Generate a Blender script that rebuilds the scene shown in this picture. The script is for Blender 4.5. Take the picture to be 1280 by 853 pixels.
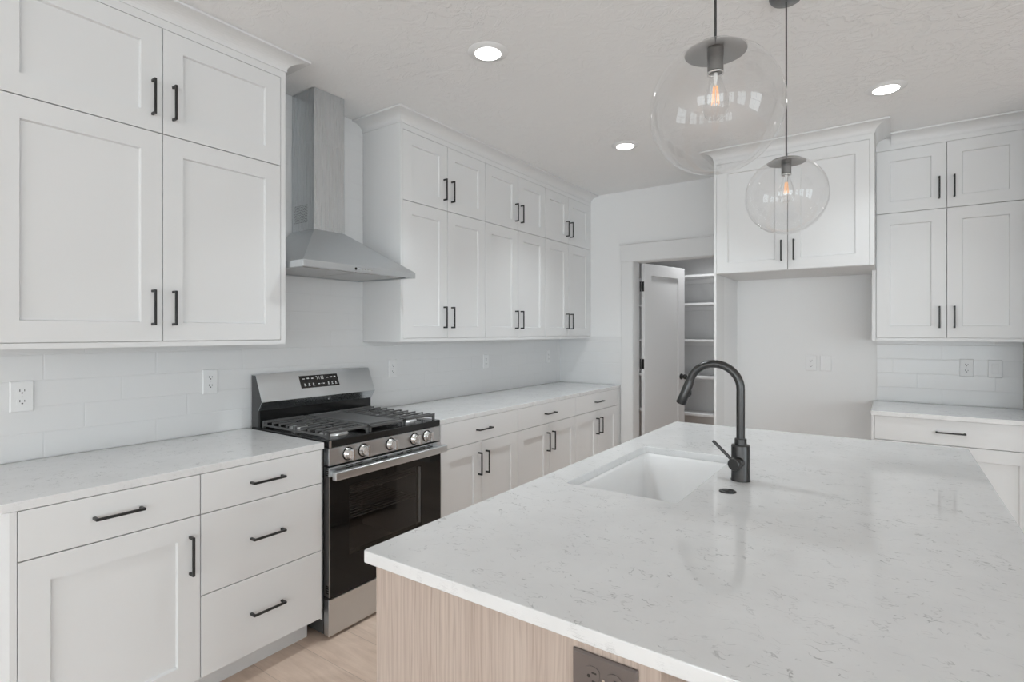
import bpy, bmesh, math, random
from mathutils import Vector, Matrix

for o in list(bpy.data.objects):
    bpy.data.objects.remove(o)
S = bpy.context.scene
COL = S.collection
PI = math.pi

# ------------------------------------------------------------------ camera, light, exposure
cd = bpy.data.cameras.new('camera')
cam = bpy.data.objects.new('camera', cd)
COL.objects.link(cam)
cam.location = (2.6517, -1.8777, 1.3936)
cam.rotation_euler = (PI / 2, 0, 0.6115)
cd.sensor_width = 36
cd.lens = 677.16 * 36 / 1280
cd.shift_y = -10.7355 / 1280
cd.clip_start = 0.02
S.camera = cam

S.view_settings.view_transform = 'Standard'
S.view_settings.look = 'None'
S.view_settings.gamma = 1
S.view_settings.use_curve_mapping = False
S.view_settings.exposure = 0.07

w = bpy.data.worlds.new('daylight')
S.world = w
w.use_nodes = True
w.node_tree.nodes['Background'].inputs[0].default_value = (0.862, 0.952, 1.0, 1)
w.node_tree.nodes['Background'].inputs[1].default_value = 3.15


def area(name, loc, rot, sx, sy, power, col=(1, 1, 1)):
    l = bpy.data.lights.new(name, 'AREA')
    l.shape = 'RECTANGLE'
    l.size = sx
    l.size_y = sy
    l.energy = power
    l.color = col
    o = bpy.data.objects.new(name, l)
    COL.objects.link(o)
    o.location = loc
    o.rotation_euler = rot
    return o


WIN_FRONT = [(0.2, 2.0), (2.4, 4.2), (4.6, 6.4)]           # x spans of the windows behind the camera
WIN_RIGHT = [(-7.6, -5.8), (-5.0, -3.2), (-2.4, -0.6)]      # y spans of the windows of the side wall
YF, XR, ZC, ZF = -8.6, 7.2, 2.672, 0.044                    # far walls, ceiling, floor
DAY = (0.862, 0.952, 1.0)
for a, b in WIN_FRONT:                                      # daylight just outside each window
    area('window_daylight', ((a + b) / 2, YF - 0.2, 1.4), (PI / 2, 0, 0), b - a, 2.1, 33, DAY)
for a, b in WIN_RIGHT:
    area('window_daylight', (XR + 0.2, (a + b) / 2, 1.4), (PI / 2, 0, PI / 2), b - a, 2.1, 19, DAY)


def downlight_or_fill(x, y, power, col=(0.90, 0.968, 1.0)):                                 # the light of one recessed ceiling lamp, or of an added fill
    l = bpy.data.lights.new('downlight_or_fill', 'AREA')
    l.shape = 'DISK'
    l.size = 0.11
    l.spread = math.radians(110)
    l.energy = power
    l.color = col
    o = bpy.data.objects.new('downlight_or_fill', l)
    COL.objects.link(o)
    o.location = (x, y, ZC - 0.0125)
    return o


DOWN = [(1.1455, 0.080), (1.1616, 1.593), (2.6267, 1.563)]  # the three lamps in view
for (x, y), power in zip(DOWN, (5.0, 5.0, 2.4)):
    downlight_or_fill(x, y, power)
downlight_or_fill(1.10, 3.45, 6.5, (0.97, 0.985, 1.0))                                  # unseen fill added to brighten the pantry, no fixture

# ------------------------------------------------------------------ helpers


class MB:
    """collects shapes in one bmesh"""

    def __init__(self):
        self.bm = bmesh.new()

    def box(self, x0, x1, y0, y1, z0, z1):
        vs = [self.bm.verts.new((x, y, z)) for x in (x0, x1) for y in (y0, y1) for z in (z0, z1)]
        for f in ((0, 1, 3, 2), (4, 6, 7, 5), (0, 4, 5, 1), (2, 3, 7, 6), (0, 2, 6, 4), (1, 5, 7, 3)):
            self.bm.faces.new([vs[i] for i in f])
        return self

    def hexa(self, bot, top):
        b = [self.bm.verts.new(p) for p in bot]
        t = [self.bm.verts.new(p) for p in top]
        n = len(b)
        self.bm.faces.new(b[::-1])
        self.bm.faces.new(t)
        for i in range(n):
            self.bm.faces.new((b[i], b[(i + 1) % n], t[(i + 1) % n], t[i]))
        return self

    def rings(self, rings, cap0=True, cap1=True, smooth=True, closed=True):
        R = [[self.bm.verts.new(p) for p in r] for r in rings]
        n = len(R[0])
        for a, b in zip(R, R[1:]):
            for i in range(n if closed else n - 1):
                f = self.bm.faces.new((a[i], a[(i + 1) % n], b[(i + 1) % n], b[i]))
                f.smooth = smooth
        for c, r in ((cap0, R[0][::-1]), (cap1, R[-1])):
            if c:
                f = self.bm.faces.new(r)
                for e in f.edges:
                    e.smooth = False
        return self

    def tube(self, path, r, n=12, cap=True):
        path = [Vector(p) for p in path]
        rs = r if isinstance(r, (list, tuple)) else [r] * len(path)
        rings = []
        up = None
        for i, p in enumerate(path):
            t = (path[min(i + 1, len(path) - 1)] - path[max(i - 1, 0)]).normalized()
            if up is None:
                up = Vector((0, 0, 1)) if abs(t.z) < 0.9 else Vector((1, 0, 0))
            a = (up - t * up.dot(t)).normalized()
            b = t.cross(a)
            up = a
            rings.append([p + (a * math.cos(2 * PI * k / n) + b * math.sin(2 * PI * k / n)) * rs[i] for k in range(n)])
        return self.rings(rings, cap, cap)

    def cyl(self, p0, p1, r0, r1=None, n=20, cap=True):
        return self.tube([p0, p1], [r0, r0 if r1 is None else r1], n, cap)

    def lathe(self, prof, c=(0, 0, 0), n=32, sharp=()):
        """prof: (radius, z) from bottom to top or any order; radius 0 closes"""
        prev = None
        for j, (r, z) in enumerate(prof):
            if r < 1e-6:
                cur = [self.bm.verts.new((c[0], c[1], c[2] + z))]
            else:
                cur = [self.bm.verts.new((c[0] + r * math.cos(2 * PI * k / n), c[1] + r * math.sin(2 * PI * k / n), c[2] + z)) for k in range(n)]
            if prev:
                for i in range(n):
                    q = [prev[i % len(prev)], prev[(i + 1) % len(prev)], cur[(i + 1) % len(cur)], cur[i % len(cur)]]
                    u = []
                    for v in q:
                        if v not in u:
                            u.append(v)
                    if len(u) > 2:
                        f = self.bm.faces.new(u)
                        f.smooth = True
                if j - 1 in sharp and len(prev) > 1:
                    for i in range(n):
                        e = self.bm.edges.get((prev[i], prev[(i + 1) % n]))
                        if e:
                            e.smooth = False
            prev = cur
        return self

    def prism(self, poly, a, b, axis='x'):
        """extrude a polygon along an axis; poly points are the two other coordinates in order"""
        def P(p, t):
            return {'x': (t, p[0], p[1]), 'y': (p[0], t, p[1]), 'z': (p[0], p[1], t)}[axis]
        return self.hexa([P(p, a) for p in poly], [P(p, b) for p in poly])

    def build(self, name, mat, parent=None, bevel=0, seg=2, loc=(0, 0, 0), rot=(0, 0, 0)):
        bmesh.ops.recalc_face_normals(self.bm, faces=self.bm.faces[:])
        me = bpy.data.meshes.new(name)
        self.bm.to_mesh(me)
        self.bm.free()
        me.materials.append(mat)
        o = bpy.data.objects.new(name, me)
        COL.objects.link(o)
        o.location = loc
        o.rotation_euler = rot
        if parent:
            o.parent = parent
        if bevel:
            m = o.modifiers.new('bevel', 'BEVEL')
            m.width = bevel
            m.segments = seg
            m.limit_method = 'ANGLE'
            m.angle_limit = math.radians(40)
        return o


def tag(o, label, cat, group=None, kind=None):
    o['label'] = label
    o['category'] = cat
    if group:
        o['group'] = group
    if kind:
        o['kind'] = kind
    return o


def thing(name, label, cat, loc=(0, 0, 0), rotz=0, group=None):
    o = bpy.data.objects.new(name, None)
    o.empty_display_size = 0.1
    COL.objects.link(o)
    o.location = loc
    o.rotation_euler = (0, 0, rotz)
    return tag(o, label, cat, group)


def struct(name, mb, mat, parent=None, bevel=0):
    o = mb.build(name, mat, parent, bevel)
    if not parent:
        o['kind'] = 'structure'
    return o


# ------------------------------------------------------------------ materials
class N:
    def __init__(self, name):
        self.m = bpy.data.materials.new(name)
        self.m.use_nodes = True
        self.t = self.m.node_tree
        self.b = self.t.nodes['Principled BSDF']
        self.out = self.t.nodes['Material Output']

    def n(self, kind, **kw):
        x = self.t.nodes.new(kind)
        for k, v in kw.items():
            if k == 'inp':
                for i, val in v.items():
                    self.set(x.inputs[i], val)
            else:
                setattr(x, k, v)
        return x

    def set(self, sock, val):
        if hasattr(val, 'is_output') or isinstance(val, bpy.types.NodeSocket):
            self.t.links.new(val, sock)
        else:
            sock.default_value = val

    def math(self, op, a, b=0.0, c=0.0):
        x = self.n('ShaderNodeMath', operation=op)
        self.set(x.inputs[0], a)
        self.set(x.inputs[1], b)
        self.set(x.inputs[2], c)
        return x.outputs[0]

    def P(self, **kw):
        names = dict(color='Base Color', rough='Roughness', metal='Metallic', spec='Specular IOR Level', coat='Coat Weight', coatr='Coat Roughness',
                     emit='Emission Color', estr='Emission Strength', aniso='Anisotropic', normal='Normal', ior='IOR')
        for k, v in kw.items():
            if k in ('color', 'emit') and isinstance(v, tuple) and len(v) == 3:
                v = (*v, 1)
            self.set(self.b.inputs[names[k]], v)
        return self.m

    def bump(self, h, strength=0.2, dist=0.002):
        x = self.n('ShaderNodeBump', inp={'Strength': strength, 'Distance': dist})
        self.set(x.inputs['Height'], h)
        self.set(self.b.inputs['Normal'], x.outputs[0])

    def pos(self, scale=(1, 1, 1), obj=False, rot=(0, 0, 0)):
        if obj:
            c = self.n('ShaderNodeTexCoord').outputs['Object']
        else:
            c = self.n('ShaderNodeNewGeometry').outputs['Position']
        mp = self.n('ShaderNodeMapping', inp={'Scale': scale, 'Rotation': rot})
        self.set(mp.inputs['Vector'], c)
        return mp.outputs[0]

    def noise(self, vec, scale, detail=2, rough=0.5, dist=0.0):
        x = self.n('ShaderNodeTexNoise', inp={'Scale': scale, 'Detail': detail, 'Roughness': rough, 'Distortion': dist})
        self.set(x.inputs['Vector'], vec)
        return x.outputs[0]

    def ramp(self, fac, stops, interp='LINEAR'):
        x = self.n('ShaderNodeValToRGB')
        x.color_ramp.interpolation = interp
        e = x.color_ramp.elements
        while len(e) < len(stops):
            e.new(0.5)
        for k, (p, c) in enumerate(stops):
            e[k].position = p
            e[k].color = (*c, 1) if isinstance(c, tuple) else (c, c, c, 1)
        self.set(x.inputs[0], fac)
        return x.outputs[0]

    def mix(self, fac, a, b, blend='MIX'):
        x = self.n('ShaderNodeMix', data_type='RGBA', blend_type=blend)
        self.set(x.inputs[0], fac)
        for i, v in ((6, a), (7, b)):
            if isinstance(v, tuple) and len(v) == 3:
                v = (*v, 1)
            self.set(x.inputs[i], v)
        return x.outputs[2]


def g(v):
    return (v, v, v)


def plain(name, color, rough=0.5, metal=0.0, **kw):
    return N(name).P(color=color, rough=rough, metal=metal, **kw)


M = {}
M['cabinet'] = plain('white_satin_paint', g(0.795), 0.5, spec=0.28)
M['toe'] = plain('toe_kick_paint', g(0.76), 0.5)

n = N('painted_wall')
n.bump(n.noise(n.pos(), 90, 3), 0.12, 0.002)
M['wall'] = n.P(color=g(0.86), rough=0.65, spec=0.3)

n = N('knockdown_ceiling')
v = n.pos()
wp = n.n('ShaderNodeVectorMath', operation='MULTIPLY_ADD')
n.set(wp.inputs[0], n.n('ShaderNodeTexNoise', inp={'Scale': 2.3, 'Detail': 2.0}).outputs[1])
wp.inputs[1].default_value = (0.6, 0.6, 0)
n.set(wp.inputs[2], v)
nz = n.noise(wp.outputs[0], 13, 5, 0.62, 1.2)
msk = n.ramp(n.noise(v, 1.7, 2), [(0.38, 0.15), (0.62, 1.0)])
n.bump(n.math('MULTIPLY', n.ramp(nz, [(0.46, 0.0), (0.56, 1.0)]), msk), 0.45, 0.006)
M['ceiling'] = n.P(color=g(0.93), rough=0.7, spec=0.2)


def tile(name, coord, start, step, width, flip):
    n = N(name)
    sp = n.n('ShaderNodeSeparateXYZ')
    n.set(sp.inputs[0], n.n('ShaderNodeNewGeometry').outputs['Position'])
    z = n.math('DIVIDE', n.math('SUBTRACT', sp.outputs[2], 0.9155), 0.0985)
    row = n.math('FLOOR', z)
    zf = n.math('SUBTRACT', z, row)
    row3 = n.math('MODULO', n.math('ADD', row, 300), 3.0)
    u = n.math('SUBTRACT', sp.outputs[coord], start)
    u = n.math('SUBTRACT', u, n.math('MULTIPLY', row3, step))
    u = n.math('DIVIDE', n.math('ADD', u, 100 * width), width)
    uf = n.math('FRACT', u)
    de = n.math('MULTIPLY', n.math('MINIMUM', uf, n.math('SUBTRACT', 1.0, uf)), width)
    dz = n.math('MULTIPLY', n.math('MINIMUM', zf, n.math('SUBTRACT', 1.0, zf)), 0.0985)
    d = n.math('MINIMUM', de, dz)
    h = n.n('ShaderNodeMapRange', inp={1: 0.0008, 2: 0.0035})
    n.set(h.inputs[0], d)
    big = n.noise(n.pos(), 5, 1)
    n.bump(n.math('ADD', h.outputs[0], n.math('MULTIPLY', big, 0.6)), 0.55, 0.0014)
    gr = n.math('LESS_THAN', d, 0.0012)
    return n.P(color=n.mix(gr, g(0.80), g(0.79)), rough=0.22)


M['tile_side'] = tile('white_wall_tile', 1, -1.2102, 0.128, 0.3868, False)
M['tile_back'] = tile('white_wall_tile_back', 0, 2.9259, -0.1340, 0.4010, False)

n = N('speckled_white_quartz')
v = n.pos()
wv = n.n('ShaderNodeVectorMath', operation='MULTIPLY_ADD')
n.set(wv.inputs[0], n.n('ShaderNodeTexNoise', inp={'Scale': 26.0, 'Detail': 3.0}).outputs[1])
wv.inputs[1].default_value = (0.055, 0.055, 0.055)
n.set(wv.inputs[2], v)
mp = n.n('ShaderNodeMapping', inp={'Scale': (9, 21, 14), 'Rotation': (0, 0, 0.35)})
n.set(mp.inputs[0], wv.outputs[0])
a = n.noise(mp.outputs[0], 2.5, 2, 0.5)
line = n.ramp(n.math('ABSOLUTE', n.math('SUBTRACT', a, 0.5)), [(0.0, 1.0), (0.010, 0.6), (0.021, 0.0)])
m1 = n.ramp(n.noise(v, 30, 2, 0.6), [(0.50, 0.0), (0.60, 1.0)])
m2 = n.ramp(n.noise(v, 5.5, 2, 0.6), [(0.38, 0.30), (0.60, 1.0)])
fac = n.math('MULTIPLY', n.math('MULTIPLY', line, m1), n.math('MULTIPLY', m2, 0.62))
cloud = n.ramp(n.noise(v, 7, 4, 0.6), [(0.3, 0.775), (0.7, 0.83)])
M['quartz'] = n.P(color=n.mix(fac, cloud, g(0.22)), rough=0.065, spec=0.42)

n = N('light_oak_planks')
sp = n.n('ShaderNodeSeparateXYZ')
n.set(sp.inputs[0], n.n('ShaderNodeNewGeometry').outputs['Position'])
py = n.math('DIVIDE', n.math('ADD', sp.outputs[1], 20.06), 0.19)
row = n.math('FLOOR', py)
pf = n.math('FRACT', py)
rnd = n.n('ShaderNodeTexWhiteNoise', noise_dimensions='1D')
n.set(rnd.inputs['W'], row)
px = n.math('DIVIDE', n.math('ADD', n.math('ADD', sp.outputs[0], 20), n.math('MULTIPLY', rnd.outputs[0], 1.8)), 1.8)
pxf = n.math('FRACT', px)
cell = n.n('ShaderNodeTexWhiteNoise', noise_dimensions='2D')
cb = n.n('ShaderNodeCombineXYZ')
n.set(cb.inputs[0], n.math('FLOOR', px))
n.set(cb.inputs[1], row)
n.set(cell.inputs['Vector'], cb.outputs[0])
off = n.n('ShaderNodeCombineXYZ')
n.set(off.inputs[0], n.math('MULTIPLY', cell.outputs[0], 9.0))
n.set(off.inputs[2], n.math('MULTIPLY', cell.outputs[0], 5.0))
sv = n.n('ShaderNodeVectorMath', operation='ADD')
n.set(sv.inputs[0], n.n('ShaderNodeNewGeometry').outputs['Position'])
n.set(sv.inputs[1], off.outputs[0])
mp = n.n('ShaderNodeMapping', inp={'Scale': (2.2, 22, 1)})
n.set(mp.inputs[0], sv.outputs[0])
gr1 = n.noise(mp.outputs[0], 1.6, 5, 0.62, 0.9)
gr2 = n.noise(sv.outputs[0], 4.5, 3, 0.6, 1.0)
knot = n.ramp(n.noise(sv.outputs[0], 5.2, 1, 0.5, 0.3), [(0.72, 0.0), (0.80, 1.0)])
col = n.ramp(gr1, [(0.25, (0.50, 0.375, 0.295)), (0.5, (0.61, 0.475, 0.385)), (0.75, (0.70, 0.565, 0.47))])
col = n.mix(0.30, col, n.ramp(gr2, [(0.3, (0.46, 0.345, 0.27)), (0.7, (0.72, 0.585, 0.49))]))
col = n.mix(n.math('MULTIPLY', knot, 0.6), col, (0.30, 0.21, 0.15))
tone = n.n('ShaderNodeMapRange', inp={3: 1.10, 4: 1.30})
n.set(tone.inputs[0], cell.outputs[0])
vm = n.n('ShaderNodeVectorMath', operation='SCALE')
n.set(vm.inputs[0], col)
n.set(vm.inputs[3], tone.outputs[0])
seam = n.math('LESS_THAN', n.math('MINIMUM', n.math('MULTIPLY', n.math('MINIMUM', pf, n.math('SUBTRACT', 1.0, pf)), 0.19),
                                  n.math('MULTIPLY', n.math('MINIMUM', pxf, n.math('SUBTRACT', 1.0, pxf)), 1.8)), 0.0011)
M['floor'] = n.P(color=n.mix(n.math('MULTIPLY', seam, 0.5), vm.outputs[0], (0.28, 0.2, 0.15)), rough=0.45)

n = N('limed_oak_veneer')
v = n.pos()


def streak(sx, sz, detail, rough, dist):
    mp = n.n('ShaderNodeMapping', inp={'Scale': (sx, sx, sz)})
    n.set(mp.inputs[0], v)
    return n.noise(mp.outputs[0], 1.0, detail, rough, dist)


broad = streak(16, 0.55, 2, 0.5, 1.1)
fine = streak(210, 4.0, 3, 0.65, 0.4)
mp2 = n.n('ShaderNodeMapping', inp={'Scale': (1, 1, 0.085)})
n.set(mp2.inputs[0], v)
ring = n.n('ShaderNodeTexWave', wave_type='BANDS', bands_direction='X', inp={'Scale': 24.0, 'Distortion': 16.0, 'Detail': 3.0, 'Detail Scale': 0.8, 'Detail Roughness': 0.65})
n.set(ring.inputs[0], mp2.outputs[0])
col = n.ramp(broad, [(0.32, (0.455, 0.362, 0.307)), (0.5, (0.515, 0.420, 0.362)), (0.7, (0.57, 0.475, 0.412))])
col = n.mix(0.42, col, n.ramp(ring.outputs[0], [(0.0, (0.36, 0.28, 0.232)), (0.3, (0.50, 0.405, 0.347)), (1.0, (0.585, 0.49, 0.425))]))
col = n.mix(0.38, col, n.ramp(fine, [(0.34, (0.33, 0.25, 0.205)), (0.5, (0.53, 0.435, 0.375)), (0.7, (0.63, 0.53, 0.46))]))
M['oak'] = n.P(color=col, rough=0.5)
n.bump(fine, 0.12, 0.0006)


def steel(name, base, rough, axis):
    n = N(name)
    sc = {'x': (3, 400, 400), 'y': (400, 3, 400), 'z': (400, 400, 3)}[axis]
    a = n.noise(n.pos(sc), 1.0, 2)
    n.bump(a, 0.006, 0.0003)
    r = n.n('ShaderNodeMapRange', inp={3: rough - 0.015, 4: rough + 0.02})
    n.set(r.inputs[0], a)
    return n.P(color=(base * 0.965, base, base * 1.025), metal=1.0, rough=r.outputs[0])


M['steel'] = steel('brushed_stainless_steel', 0.66, 0.30, 'y')
M['steel_v'] = steel('brushed_stainless_steel_upright', 0.66, 0.27, 'z')
M['steel_trim'] = plain('polished_steel_trim', g(0.70), 0.2, 1.0)
M['filter'] = plain('hood_filter_mesh', g(0.55), 0.45, 0.8)
M['black'] = plain('black_enamel', g(0.012), 0.16)
M['side'] = plain('dark_grey_range_side', g(0.055), 0.4)
M['iron'] = plain('cast_iron', g(0.11), 0.36)
M['griddle'] = plain('griddle_plate', g(0.15), 0.42, 0.3)
M['burner'] = plain('burner_aluminium', g(0.62), 0.4, 0.9)
M['glass_black'] = plain('black_oven_glass', g(0.008), 0.04, spec=0.3)
M['cavity'] = plain('oven_cavity_enamel', g(0.16), 0.35)
M['rack'] = plain('oven_rack_chrome', g(0.55), 0.25, 1.0)
M['pull'] = plain('matte_black_metal', g(0.018), 0.36)
M['hinge'] = plain('black_hinge_metal', g(0.010), 0.35)
M['gun'] = plain('gunmetal_faucet', g(0.075), 0.30, 0.9)
M['canopy'] = plain('pendant_dark_nickel', g(0.34), 0.35, 0.85)
M['socket'] = plain('pendant_socket_metal', g(0.22), 0.32, 0.85)
M['bright'] = plain('bright_metal_ring', g(0.8), 0.15, 1.0)
M['cord'] = plain('black_cord', g(0.03), 0.5)
M['sink'] = plain('white_sink_composite', g(0.93), 0.25)
M['plate'] = plain('white_plastic', g(0.84), 0.35)
M['slot'] = plain('outlet_slot_dark', g(0.05), 0.6)
M['taupe'] = plain('brown_grey_plastic', (0.15, 0.125, 0.115), 0.33)
M['taupe_dark'] = plain('brown_black_slot', (0.02, 0.016, 0.014), 0.5)
M['trim_ring'] = plain('white_light_trim', g(0.85), 0.4)
M['display'] = plain('display_glass', g(0.012), 0.12)
M['marks'] = plain('display_glow', g(0.5), 0.5, emit=g(1.0), estr=0.12)
M['lens'] = plain('lit_lens', g(0.9), 0.5, emit=(1, 0.985, 0.96), estr=8.0)
M['filament'] = plain('amber_filament', (0.8, 0.4, 0.15), 0.5, emit=(1.0, 0.50, 0.20), estr=0.65)
M['pantry'] = plain('pantry_paint', g(0.72), 0.6)


def thin_glass(name, tint, ior, rough=0.01, boost=1.0):
    n = N(name)
    n.t.nodes.remove(n.b)
    tr = n.n('ShaderNodeBsdfTransparent', inp={0: (*tint, 1)})
    gl = n.n('ShaderNodeBsdfGlossy', inp={0: (1, 1, 1, 1), 'Roughness': rough})
    geo = n.n('ShaderNodeNewGeometry')
    fr = n.n('ShaderNodeFresnel')
    n.set(fr.inputs[0], n.math('ADD', ior, n.math('MULTIPLY', geo.outputs['Backfacing'], 1 / ior - ior)))
    mx = n.n('ShaderNodeMixShader')
    n.set(mx.inputs[0], n.math('MULTIPLY', fr.outputs[0], boost))
    n.set(mx.inputs[1], tr.outputs[0])
    n.set(mx.inputs[2], gl.outputs[0])
    n.set(n.out.inputs[0], mx.outputs[0])
    return n.m


M['globe'] = thin_glass('clear_globe_glass', g(0.968), 1.45, 0.005, 1.35)
M['bulb'] = thin_glass('bulb_glass', g(0.965), 1.45, 0.01, 1.5)
M['oven_pane'] = thin_glass('smoked_oven_glass', g(0.66), 1.38, 0.03)

# ------------------------------------------------------------------ the room
YB = 2.7316
struct('floor', MB().box(-0.2, XR + 0.2, YF - 0.2, 5.0, ZF - 0.08, ZF), M['floor'])
struct('ceiling', MB().box(-0.2, XR + 0.2, YF - 0.2, 5.0, ZC, ZC + 0.1), M['ceiling'])
struct('wall_left', MB().box(-0.16, -0.008, YF - 0.15, YB + 0.1, ZF, ZC), M['wall'])
DX0, DX1, DZ = 0.7600, 1.476, 2.036                          # pantry doorway
struct('wall_back', MB().box(-0.16, DX0, YB, YB + 0.115, ZF, ZC).box(DX1, XR + 0.15, YB, YB + 0.115, ZF, ZC).box(DX0, DX1, YB, YB + 0.115, DZ, ZC), M['wall'])
struct('wall_right', MB().box(3.325, 3.45, 2.02, YB, ZF, ZC), M['wall'])
struct('wall_alcove', MB().box(1.605, 1.6335, 2.3155, YB - 0.0005, ZF, 1.8055), M['wall'])
struct('wall_pantry', MB().box(0.18, 0.28, YB + 0.115, 4.3, ZF, ZC).box(1.95, 2.05, YB + 0.115, 4.3, ZF, ZC).box(0.18, 2.05, 4.2, 4.3, ZF, ZC), M['pantry'])


def wall_with_windows(name, spans, along, z0=0.35, z1=2.45):
    mb = MB()
    lo, hi = (-0.16, XR + 0.15) if along == 'x' else (YF - 0.15, YB + 0.115)
    cuts = [lo] + [v for s in spans for v in s] + [hi]

    def b(a, c, q0, q1):
        if along == 'x':
            mb.box(a, c, YF - 0.15, YF, q0, q1)
        else:
            mb.box(XR, XR + 0.15, a, c, q0, q1)
    for k in range(0, len(cuts), 2):
        b(cuts[k], cuts[k + 1], ZF, ZC)
    for s in spans:
        b(s[0], s[1], ZF, z0)
        b(s[0], s[1], z1, ZC)
    struct(name, mb, M['wall'])


wall_with_windows('wall_front', WIN_FRONT, 'x')
wall_with_windows('wall_side', WIN_RIGHT, 'y')
k = 1
for spans, along in ((WIN_FRONT, 'x'), (WIN_RIGHT, 'y')):
    for a, b in spans:
        mb = MB()
        for t in (a, (a + b) / 2 - 0.025, b - 0.05):
            if along == 'x':
                mb.box(t, t + 0.05, YF - 0.1, YF - 0.05, 0.35, 2.45)
            else:
                mb.box(XR + 0.05, XR + 0.1, t, t + 0.05, 0.35, 2.45)
        for z in (0.35, 1.55, 2.40):
            if along == 'x':
                mb.box(a, b, YF - 0.099, YF - 0.051, z, z + 0.05)
            else:
                mb.box(XR + 0.051, XR + 0.099, a, b, z, z + 0.05)
        o = struct('window_%d' % k, mb, M['cabinet'])
        k += 1

# door casing and jamb
mb = MB()
mb.box(0.642, 0.7525, YB - 0.018, YB - 0.0005, ZF, 2.030)
mb.box(0.7540, 0.7605, YB - 0.012, YB + 0.116, ZF, 2.034)
mb.box(0.636, 1.600, YB - 0.022, YB - 0.0005, 2.0305, 2.185)
mb.box(0.628, 1.600, YB - 0.030, YB - 0.0005, 2.186, 2.199)
mb.box(0.7606, 1.4759, YB - 0.006, YB + 0.116, 2.0255, 2.0355)
mb.box(1.4700, 1.4765, YB - 0.010, YB + 0.116, ZF, 2.0254)
mb.box(1.480, 1.594, YB - 0.018, YB - 0.0005, ZF, 2.030)
struct('trim_1', mb, M['cabinet'], bevel=0.002)

# ------------------------------------------------------------------ cabinets (local frame: X along the wall, -Y out of the wall, Z up)
WALLS = {'left': lambda u, z: ((0, u, z), PI / 2), 'back': lambda u, z: ((u, YB - 0.0006, z), 0)}
DT = 0.020                                                   # thickness of doors and drawer fronts
GAP = 0.0016


def shaker(wd, h, stile=0.073, rec=0.011, t=DT):
    """a door with a sunk centre panel; front face at y = 0, back at y = t"""
    mb = MB()
    bm = mb.bm
    s = stile
    q = 0.0035

    def ring(i, y):
        return [bm.verts.new(p) for p in ((i, y, i), (wd - i, y, i), (wd - i, y, h - i), (i, y, h - i))]
    back = ring(0, t)
    e0 = ring(0, 0.0012)
    o_ = ring(0.0012, 0)
    i0 = ring(s, 0)
    i1 = ring(s + q, rec)
    for a, b in ((back, e0), (e0, o_), (o_, i0), (i0, i1)):
        for k in range(4):
            bm.faces.new((a[k], a[(k + 1) % 4], b[(k + 1) % 4], b[k]))
    bm.faces.new(i1)
    bm.faces.new(back[::-1])
    return mb


def slab_front(wd, h, t=DT):
    return MB().box(0, wd, 0, t, 0, h)


def pull(parent, cx, cz, vertical, length=0.137):
    """slim black bar pull standing off the door face on two posts"""
    L = length / 2
    mb = MB()
    r = 0.0046
    if vertical:
        path = [(cx, 0, cz - L + .004), (cx, -0.024, cz - L + .004), (cx, -0.0285, cz - L + .0075)]
        mb.box(cx - r, cx + r, -0.0325, -0.0245, cz - L, cz + L)
        for s in (-1, 1):
            mb.box(cx - r, cx + r, -0.026, 0.0, cz + s * (L - 0.005) - 0.005, cz + s * (L - 0.005) + 0.005)
    else:
        mb.box(cx - L, cx + L, -0.0325, -0.0245, cz - r, cz + r)
        for s in (-1, 1):
            mb.box(cx + s * (L - 0.005) - 0.005, cx + s * (L - 0.005) + 0.005, -0.026, 0.0, cz - r, cz + r)
    return mb.build('handle', M['pull'], parent, 0.0022, 2)


def add_door(root, u0, u1, z0, z1, face, hside, hz, O):
    """door as part, its pull as sub-part; face = distance of the front from the wall"""
    wd, h = u1 - u0 - 2 * GAP, z1 - z0 - 2 * GAP
    d = shaker(wd, h).build('door', M['cabinet'], root, loc=(u0 + GAP - O[0], -face, z0 + GAP - O[1]))
    cx = 0.035 if hside < 0 else wd - 0.035
    pull(d, cx, hz - z0 - GAP, True)
    return d


def add_drawer(root, u0, u1, z0, z1, face, O, hu=None, hz=None):
    wd, h = u1 - u0 - 2 * GAP, z1 - z0 - 2 * GAP
    d = slab_front(wd, h).build('drawer', M['cabinet'], root, 0.0014, 1, loc=(u0 + GAP - O[0], -face, z0 + GAP - O[1]))
    pull(d, wd / 2 if hu is None else hu - u0 - GAP, h / 2 if hz is None else hz - z0 - GAP, False)
    return d


ZUB, ZUM, ZUT, ZCR, ZUO = 1.358, 2.167, 2.579, 2.6156, 1.3385


def wall_cab(label, wall, u0, u1, mid, face, stile0=0.0, stile1=0.0, zo=ZUO, zb=ZUB, zm=ZUM, group=None, hz=(2.296, 1.489), stile_top0=None):
    """u0..u1 outer; stile0/1 face-frame stiles; mid = line between the two door columns"""
    loc, rot = WALLS[wall](u0, zo)
    r = thing('wall_cabinet', label, 'cabinet', loc, rot, group)
    O = (u0, zo)
    W = u1 - u0
    mb = MB().box(0.0003, W - 0.0003, -face + DT + 0.004, -0.001, 0, ZC - 0.002 - zo)
    mb.box(0.0003, W - 0.0003, -face, -face + DT + 0.004, ZUT - zo, ZC - 0.002 - zo)
    if zb > zo + 0.004:
        mb.box(0.0003, W - 0.0003, -face, -face + DT + 0.004, 0, zb - zo)
    if stile0:
        mb.box(0.0003, stile0, -face, -face + DT + 0.004, zb - zo, ZUT - zo)
    if stile1:
        mb.box(W - stile1, W - 0.0003, -face, -face + DT + 0.004, zb - zo, ZUT - zo)
    mb.build('carcass', M['cabinet'], r)
    cols = ((u0 + stile0, mid, 1), (mid, u1 - stile1, -1))
    rows = ((zm, ZUT, hz[0]), (zb, zm, hz[1])) if zm else ((zb, ZUT, hz[0]),)
    for a, b, hs in cols:
        for z0, z1, h in rows:
            add_door(r, a, b, z0, z1, face, hs, h, O)
    return r


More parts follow.
